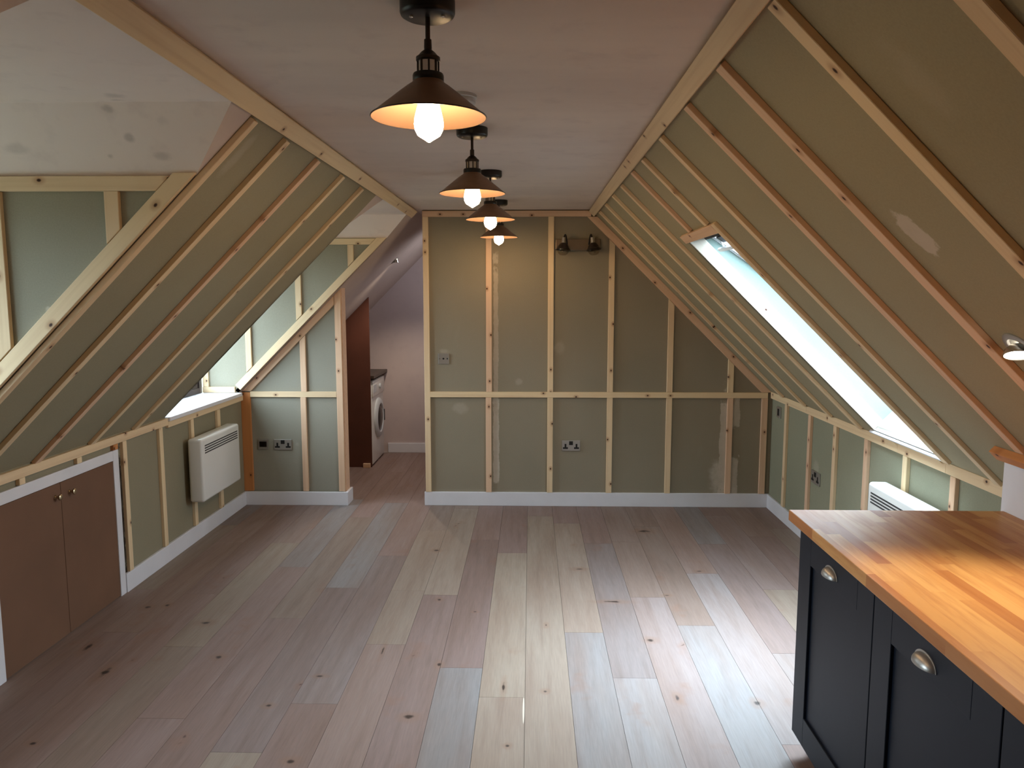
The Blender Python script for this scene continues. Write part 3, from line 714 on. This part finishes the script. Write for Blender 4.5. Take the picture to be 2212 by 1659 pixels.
# ------------------------------------------------------------------ plates and sockets (local: x right, y up, z out)
def plate_frame(loc, xdir, n):
    x = Vector(xdir); nn = Vector(n); y = nn.cross(x)
    M = Matrix((x, y, nn)).transposed().to_4x4(); M.translation = Vector(loc); return M
def double_socket(loc, xdir, n, label):
    M = plate_frame(loc, xdir, n); t = thing('double_socket', label, 'socket', loc, M=M)
    bm = nb(); box(bm, -.073, .073, -.043, .043, 0, .010, .002, 2, M); mk('face_plate', bm, BRUSH, t)
    for s in (-1, 1):
        bm = nb(); cx = s * .0445
        box(bm, cx - .0072, cx + .0072, -.012, .015, .0095, .0115, 0, 1, M); box(bm, cx - .020, cx + .020, -.026, -.012, .0095, .0115, 0, 1, M)
        mk('plug_holes', bm, SOCKB, t)
    bm = nb(); box(bm, -.0155, .0155, .006, .037, .0095, .013, .001, 1, M); mk('rocker_switch', bm, SOCKB, t)
def single_plate(name, loc, xdir, n, label, kind):
    M = plate_frame(loc, xdir, n); t = thing(name, label, 'socket' if kind == 'phone' else 'switch', loc, M=M)
    bm = nb(); box(bm, -.043, .043, -.043, .043, 0, .009, .002, 2, M); mk('face_plate', bm, BRUSH, t)
    if kind == 'phone':
        bm = nb(); lathe(bm, [(.0075, .0085), (.0075, .0105), (0, .0105)], 16, M); mk('jack', bm, SOCKB, t)
        bm = nb(); box(bm, .026, .036, -.006, .006, .0085, .0105, 0, 1, M); mk('label_window', bm, SLOT, t)
        bm = nb(); lathe(bm, [(.004, .0085), (.004, .010), (0, .010)], 12, M @ Matrix.Translation((-.030, 0, 0))); mk('screw', bm, CHROME, t)
    elif kind == 'module':
        bm = nb(); box(bm, -.030, .028, -.020, .024, .0085, .013, .001, 1, M); mk('black_module', bm, DISPLAY, t)
    else:
        bm = nb(); box(bm, -.014, .014, -.026, .026, .0085, .013, .001, 1, M); mk('rocker_switch', bm, SOCKB, t)
double_socket((.330, YB, .500), (1, 0, 0), NB, 'brushed steel double socket low on the middle of the far wall')
double_socket((-2.015, YB, .498), (1, 0, 0), NB, 'brushed steel double socket left of the doorway beside small plate')
double_socket((XR, 5.055, .485), (0, -1, 0), NXR, 'steel double socket on the right knee wall')
single_plate('telephone_socket', (-.695, YB, 1.203), (1, 0, 0), NB, 'small square steel telephone socket right of the doorway', 'phone')
single_plate('connection_plate', (-2.176, YB, .499), (1, 0, 0), NB, 'small square plate with black centre beside the left corner post', 'module')
single_plate('light_switch', (XR, 5.86, .808), (0, -1, 0), NXR, 'small switch plate under the rail near right far corner', 'switch')

# ------------------------------------------------------------------ pendant lights
def pendant(y, label, x=-.21, rot=0.0):
    t = thing('pendant_light', label, 'pendant light', (x, y, ZC), group='row of copper cone pendants on the ceiling')
    M = Matrix.Translation((x, y, 0)); 
    bm = nb(); lathe(bm, [(.0625, ZC), (.0625, ZC - .026), (.060, ZC - .032), (.053, ZC - .036), (0, ZC - .036)], 48, M); r = mk('ceiling_rose', bm, BLACK, t, True)
    for s in (-1, 1):
        bm = nb(); lathe(bm, [(.005, ZC - .036), (.0045, ZC - .039), (0, ZC - .041)], 12, Matrix.Translation((x + s * .036, y - .012, 0))); mk('screw', bm, CHROME, r, True)
    bm = nb(); lathe(bm, [(.0055, ZC - .036), (.0055, 2.282)], 16, M); mk('rod', bm, BRONZE, t, True)
    bm = nb(); lathe(bm, [(.0085, 2.286), (.009, 2.268), (.0085, 2.264), (.016, 2.258), (.024, 2.249), (.0275, 2.247), (.0275, 2.240), (.0235, 2.238), (.0225, 2.238)], 32, M); mk('lamp_holder', bm, BRONZE, t, True)
    bm = nb(); lathe(bm, [(.0225, 2.238), (.0225, 2.212)], 32, M)
    for i in range(0): pass
    mk('holder_sleeve', bm, CHROME, t, True)
    bm = nb()
    for i in range(8):
        a = i * math.pi / 4 + .2; tube(bm, [(x + .0235 * math.cos(a), y + .0235 * math.sin(a), 2.239), (x + .0235 * math.cos(a), y + .0235 * math.sin(a), 2.211)], .0022, 6)
    mk('holder_ribs', bm, BRONZE, t, True)
    bm = nb(); lathe(bm, [(.024, 2.212), (.034, 2.211), (.0355, 2.207), (.0355, 2.196), (.034, 2.194), (.024, 2.194)], 40, M); mk('shade_collar', bm, BLACK, t, True)
    prof = [(.034, 2.196), (.038, 2.190), (.050, 2.182), (.068, 2.168), (.090, 2.150), (.110, 2.134), (.126, 2.121), (.132, 2.116)]
    bm = nb(); lathe(bm, prof, 64, M, cap=False); sh = mk('shade', bm, SHADE_OUT, t, True)
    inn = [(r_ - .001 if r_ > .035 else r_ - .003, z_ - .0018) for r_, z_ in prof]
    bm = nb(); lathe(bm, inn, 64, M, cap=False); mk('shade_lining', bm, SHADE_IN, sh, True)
    bm = nb(); n_ = 64
    tube_ring(bm, (x, y, 2.1155), .132, .0016, n_); mk('shade_rim', bm, BRONZE, sh, True)
    bm = nb(); lathe(bm, [(.010, 2.190), (.013, 2.178), (.019, 2.160), (.027, 2.135), (.0325, 2.112), (.034, 2.100), (.0325, 2.088), (.026, 2.075), (.015, 2.068), (.007, 2.063), (.003, 2.060), (0, 2.0595)], 32, M)
    mk('bulb', bm, GLOW, t, True)
    return t
def tube_ring(bm, c, R, r, n):
    c = Vector(c); rings = []
    for i in range(n):
        a = 2 * math.pi * i / n; d = Vector((math.cos(a), math.sin(a), 0)); ring = []
        for k in range(6):
            b = 2 * math.pi * k / 6; ring.append(bm.verts.new(c + d * (R + r * math.cos(b)) + Vector((0, 0, r * math.sin(b)))))
        rings.append(ring)
    for i in range(n):
        A, B = rings[i], rings[(i + 1) % n]
        for k in range(6): bm.faces.new((A[k], A[(k + 1) % 6], B[(k + 1) % 6], B[k]))
pendant(1.80, 'copper cone pendant with glowing bulb, nearest and largest of the row', -.235)
pendant(3.12, 'copper cone pendant, second from the camera, behind the nearest one', -.235)
pendant(4.18, 'copper cone pendant, third from the camera, partly behind the second', -.218)
pendant(5.45, 'copper cone pendant, farthest and smallest of the row, near far wall', -.225)

# smoke alarm
t = thing('smoke_alarm', 'small round pale smoke alarm on ceiling behind the nearest pendant shade', 'smoke alarm', (-.235, 2.62, ZC))
bm = nb(); lathe(bm, [(.055, ZC), (.055, ZC - .010), (.052, ZC - .012)], 40, Matrix.Translation((-.235, 2.62, 0))); mk('base', bm, GREYPL, t, True)
bm = nb(); lathe(bm, [(.050, ZC - .012), (.050, ZC - .026), (.042, ZC - .034), (.020, ZC - .038), (0, ZC - .038)], 40, Matrix.Translation((-.235, 2.62, 0))); mk('cover', bm, GREYPL, t, True)

# ------------------------------------------------------------------ slope spotlights
def spot(loc, n, label, tgt, power, col, r=.045, size=.03, angle=120):
    loc = Vector(loc); n = Vector(n).normalized(); x = Vector((0, 1, 0)); y = n.cross(x)
    M = Matrix((x, y, n)).transposed().to_4x4(); M.translation = loc
    t = thing('recessed_spotlight', label, 'spotlight', loc, M=M)
    bm = nb(); lathe(bm, [(r, 0), (r, .003), (r * .93, .006), (r * .70, .006), (r * .66, .002), (r * .66, -.001)], 40, M); mk('bezel', bm, BRUSH, t, True)
    d = (Vector(tgt) - loc).normalized(); a = d.orthogonal().normalized(); b = d.cross(a)
    M2 = Matrix((a, b, d)).transposed().to_4x4(); M2.translation = loc + n * .014
    bm = nb(); lathe(bm, [(.020, -.018), (r * .55, -.006), (r * .62, .010), (r * .58, .010), (r * .56, .006)], 36, M2, cap=False); mk('lamp_ring', bm, CHROME, t, True)
    bm = nb(); lathe(bm, [(0, .0085), (r * .30, .0085), (r * .57, .0065)], 32, M2, cap=False); mk('lamp', bm, SPOTGLOW, t, True)
    L = bpy.data.lights.new('spotlight_beam', 'SPOT'); L.energy = power; L.color = col; L.shadow_soft_size = size; L.spot_size = math.radians(angle); L.spot_blend = .6
    o = bpy.data.objects.new('spotlight_beam', L); COL.objects.link(o); o.parent = t
    Lm = Matrix((a, -b, -d)).transposed().to_4x4()
    if Lm.determinant() < 0: Lm = Matrix((a, b, -d)).transposed().to_4x4()
    Lm.translation = M2.translation + d * .03
    o.matrix_parent_inverse = Matrix.Identity(4); o.matrix_local = M.inverted() @ Lm
spot((xr(1.572), 2.0, 1.572), NR, 'lit steel spotlight on the right slope above the worktop', (1.15, 1.7, .9), 19.0, (1.0, .84, .60), r=.056)
spot((xr(1.600), .55, 1.600), NR, 'added unseen spotlight on the right slope out of frame, over worktop', (1.15, .5, .9), 19.0, (1.0, .84, .60))  # added lamp out of frame, put in for warm light on the worktop
spot((-1.245, 7.02, zl(-1.245)), NL, 'lit steel spotlight on the sloping ceiling beyond the doorway', (-1.1, 7.2, 0), 30.0, (1.0, .84, .66), r=.04, angle=125)
spot((-.30, 7.15, ZC), (0, 0, -1), 'added unseen spotlight in the level ceiling, brightening the utility room', (-.9, 7.5, 1.0), 18.0, (.92, .92, 1.0), r=.04, angle=150)  # unseen lamp added to lift the dark upper wall of the utility room

# ------------------------------------------------------------------ twin wall light
t = thing('twin_wall_light', 'dark bronze twin wall light with ribbed glass, unlit, top of far wall', 'wall light', (.37, YB, 2.10))
bm = nb(); box(bm, .195, .545, YB - .018, YB, 2.055, 2.145, .004); mk('back_plate', bm, m_plain('dull_nickel_plate', lin(120, 106, 90), 0.35, metal=0.7), t)
for (hx, tx, ty) in ((.255, -.10, -.28), (.475, .22, -.26)):
    bm = nb(); base = Vector((hx + (.03 if tx < 0 else -.02), YB - .018, 2.10))
    neck = Vector((hx, YB - .10, 2.135))
    pts = []
    for i in range(13):
        s = i / 12; a = math.pi * s
        p = base.lerp(neck, s); pts.append(p + Vector((0, 0, .055 * math.sin(a))))
    tube(bm, pts, .006, 10); ar = mk('arm', bm, BLACK, t, True)
    d = Vector((tx * .6, -.12, -1)).normalized(); a = d.orthogonal().normalized(); b = d.cross(a)
    M = Matrix((a, b, d)).transposed().to_4x4(); M.translation = neck + Vector((0, 0, .005))
    bm = nb(); lathe(bm, [(.008, -.012), (.016, -.008), (.017, .034), (.021, .036)], 24, M); mk('lamp_cap', bm, CHROME, t, True)
    bm = nb(); lathe(bm, [(.021, .034), (.030, .042), (.040, .058), (.046, .074), (.058, .082), (.059, .086)], 36, M, cap=False); hd = mk('lamp_shade', bm, BRONZE, t, True)
    bm = nb(); prof = []
    for i in range(9):
        s = i / 8; prof.append((.046 * math.cos(s * 1.25) + (.0018 if i % 2 else 0), .080 + .046 * math.sin(s * 1.5)))
    prof.append((0, .127)); lathe(bm, prof, 28, M, cap=False); mk('glass_cover', bm, RIBGLASS, t, True)
    bm = nb(); lathe(bm, [(.012, .05), (.014, .07), (.019, .09), (.015, .105), (0, .111)], 20, M); mk('bulb', bm, m_glass('unlit_bulb_glass', (.9, .88, .84, 1), .03), t, True)

# ------------------------------------------------------------------ kitchen units
XC = .99
ysu = [2.722, 2.119, 1.520, .921, .322]
labs = ['navy base cabinet at the far end of the worktop run', 'navy base cabinet, second from the far end, with large cup handle', 'navy base cabinet, third from the far end, cut by the image corner', 'navy base cabinet nearest the camera, outside the frame']
for i, (b, a) in enumerate(zip(ysu, ysu[1:])):
    u = thing('base_cabinet', labs[i], 'cabinet', (XC + .3, (a + b) / 2, 0), group='navy shaker base cabinets under the worktop')
    bm = nb(); box(bm, XC + .021, 1.56, a + .001, b - .001, .08, .8745, .001); mk('carcass', bm, NAVY, u)
    bm = nb(); box(bm, XC + .065, XC + .083, a + .001, b - .001, .0, .0795); mk('plinth', bm, PLINTHM, u)
    g = .0025; y0, y1, z0, z1, st = a + g, b - g, .080, .868, .108
    bm = nb()
    box(bm, XC, XC + .020, y0, y0 + st, z0, z1, .0015, 1); box(bm, XC, XC + .020, y1 - st, y1, z0, z1, .0015, 1)
    box(bm, XC, XC + .020, y0 + st, y1 - st, z0, z0 + st, .0015, 1); box(bm, XC, XC + .020, y0 + st, y1 - st, z1 - st, z1, .0015, 1)
    box(bm, XC + .010, XC + .019, y0 + st, y1 - st, z0 + st, z1 - st)
    dr = mk('door', bm, NAVY, u)
    # cup pull: quarter dome, open below
    yc, zc = (a + b) / 2 + .008, .792; bm = nb(); R = []
    nu, nv = 16, 8
    for iu in range(nu + 1):
        th = math.pi * iu / nu; row = []
        for iv in range(nv + 1):
            ph = (math.pi / 2) * iv / nv
            yy = math.cos(th) * .048; up = math.sin(th)
            row.append(bm.verts.new((XC - .0005 - .027 * up * math.sin(ph), yc + yy, zc + .028 * up * math.cos(ph))))
        R.append(row)
    for iu in range(nu):
        for iv in range(nv):
            try: bm.faces.new((R[iu][iv], R[iu + 1][iv], R[iu + 1][iv + 1], R[iu][iv + 1]))
            except ValueError: pass
    bmesh.ops.remove_doubles(bm, verts=bm.verts, dist=.0002)
    arc = [(XC - .0022, yc + .053 * math.cos(math.pi * q / 16), zc + .033 * math.sin(math.pi * q / 16)) for q in range(17)]
    prism(bm, arc, (.0022, 0, 0))
    h = mk('cup_handle', bm, BRUSH, dr, True); h['label'] = 'brushed steel cup handle'
bm = nb(); box(bm, .965, 1.7545, .10, 2.782, .875, .915, .003, 2)
o = mk('worktop', bm, BUTCHER); tag(o, 'oiled butcher block worktop on navy cabinets at right', 'worktop')

# ------------------------------------------------------------------ utility room
bm = nb(); prism(bm, [(XL + .001, 7.40, 0.002), (-1.577, 7.40, 0.002), (-1.577, 7.40, zl(-1.577) - .004), (XL + .001, 7.40, .93)], (0, .018, 0))
o = mk('end_panel', bm, REDBOARD); tag(o, 'tall reddish brown board panel standing beyond the doorway', 'panel')
bm = nb(); box(bm, -1.662, -1.59, 7.372, 7.398, .0, .042, .002, 1)
o = mk('wood_block', bm, PINK); tag(o, 'small pale wood block on floor at foot of the brown panel', 'wood block')
wm = thing('washing_machine', 'white front loading washing machine beyond the doorway behind brown panel', 'washing machine', (-1.86, 7.74, 0))
bm = nb(); box(bm, -2.14, -1.575, 7.44, 8.035, .015, .86, .012, 3); mk('body', bm, ENAMEL, wm, True)
bm = nb()
for xx in (-2.10, -1.63):
    for yy in (7.49, 7.98): lathe(bm, [(.02, 0), (.02, .02)], 16, Matrix.Translation((xx, yy, 0)))
mk('feet', bm, SOCKB, wm)
bm = nb(); box(bm, -1.577, -1.562, 7.445, 8.03, .695, .855, .006, 2); cp = mk('control_panel', bm, ENAMEL, wm, True)
bm = nb(); lathe(bm, [(.028, 0), (.026, .016), (0, .017)], 28, Matrix.Translation((-1.562, 7.78, .775)) @ Matrix.Rotation(math.pi / 2, 4, 'Y')); mk('dial', bm, GREYPL, cp, True)
bm = nb(); box(bm, -1.564, -1.560, 7.47, 7.62, .735, .815, .001, 1); mk('drawer_front', bm, GREYPL, cp)
MD = Matrix.Translation((-1.575, 7.74, .45)) @ Matrix.Rotation(math.pi / 2, 4, 'Y')
bm = nb(); lathe(bm, [(.205, 0), (.205, .012), (.190, .026), (.150, .030), (.138, .020), (.136, .010)], 48, MD, cap=False); dr = mk('door', bm, GREYPL, wm, True)
bm = nb(); lathe(bm, [(.138, .014), (.12, .022), (.08, .034), (0, .040)], 40, MD, cap=False); mk('door_glass', bm, DRUMGLASS, dr, True)
bm = nb(); box(bm, -1.553, -1.543, 7.925, 7.945, .39, .51, .003, 1); mk('door_handle', bm, SLOT, dr)
bm = nb(); box(bm, XL + .001, -1.545, 7.42, YF - .001, .885, .915, .003, 2)
o = mk('utility_worktop', bm, DKTOP); tag(o, 'dark worktop over the washing machine beyond the doorway', 'worktop')
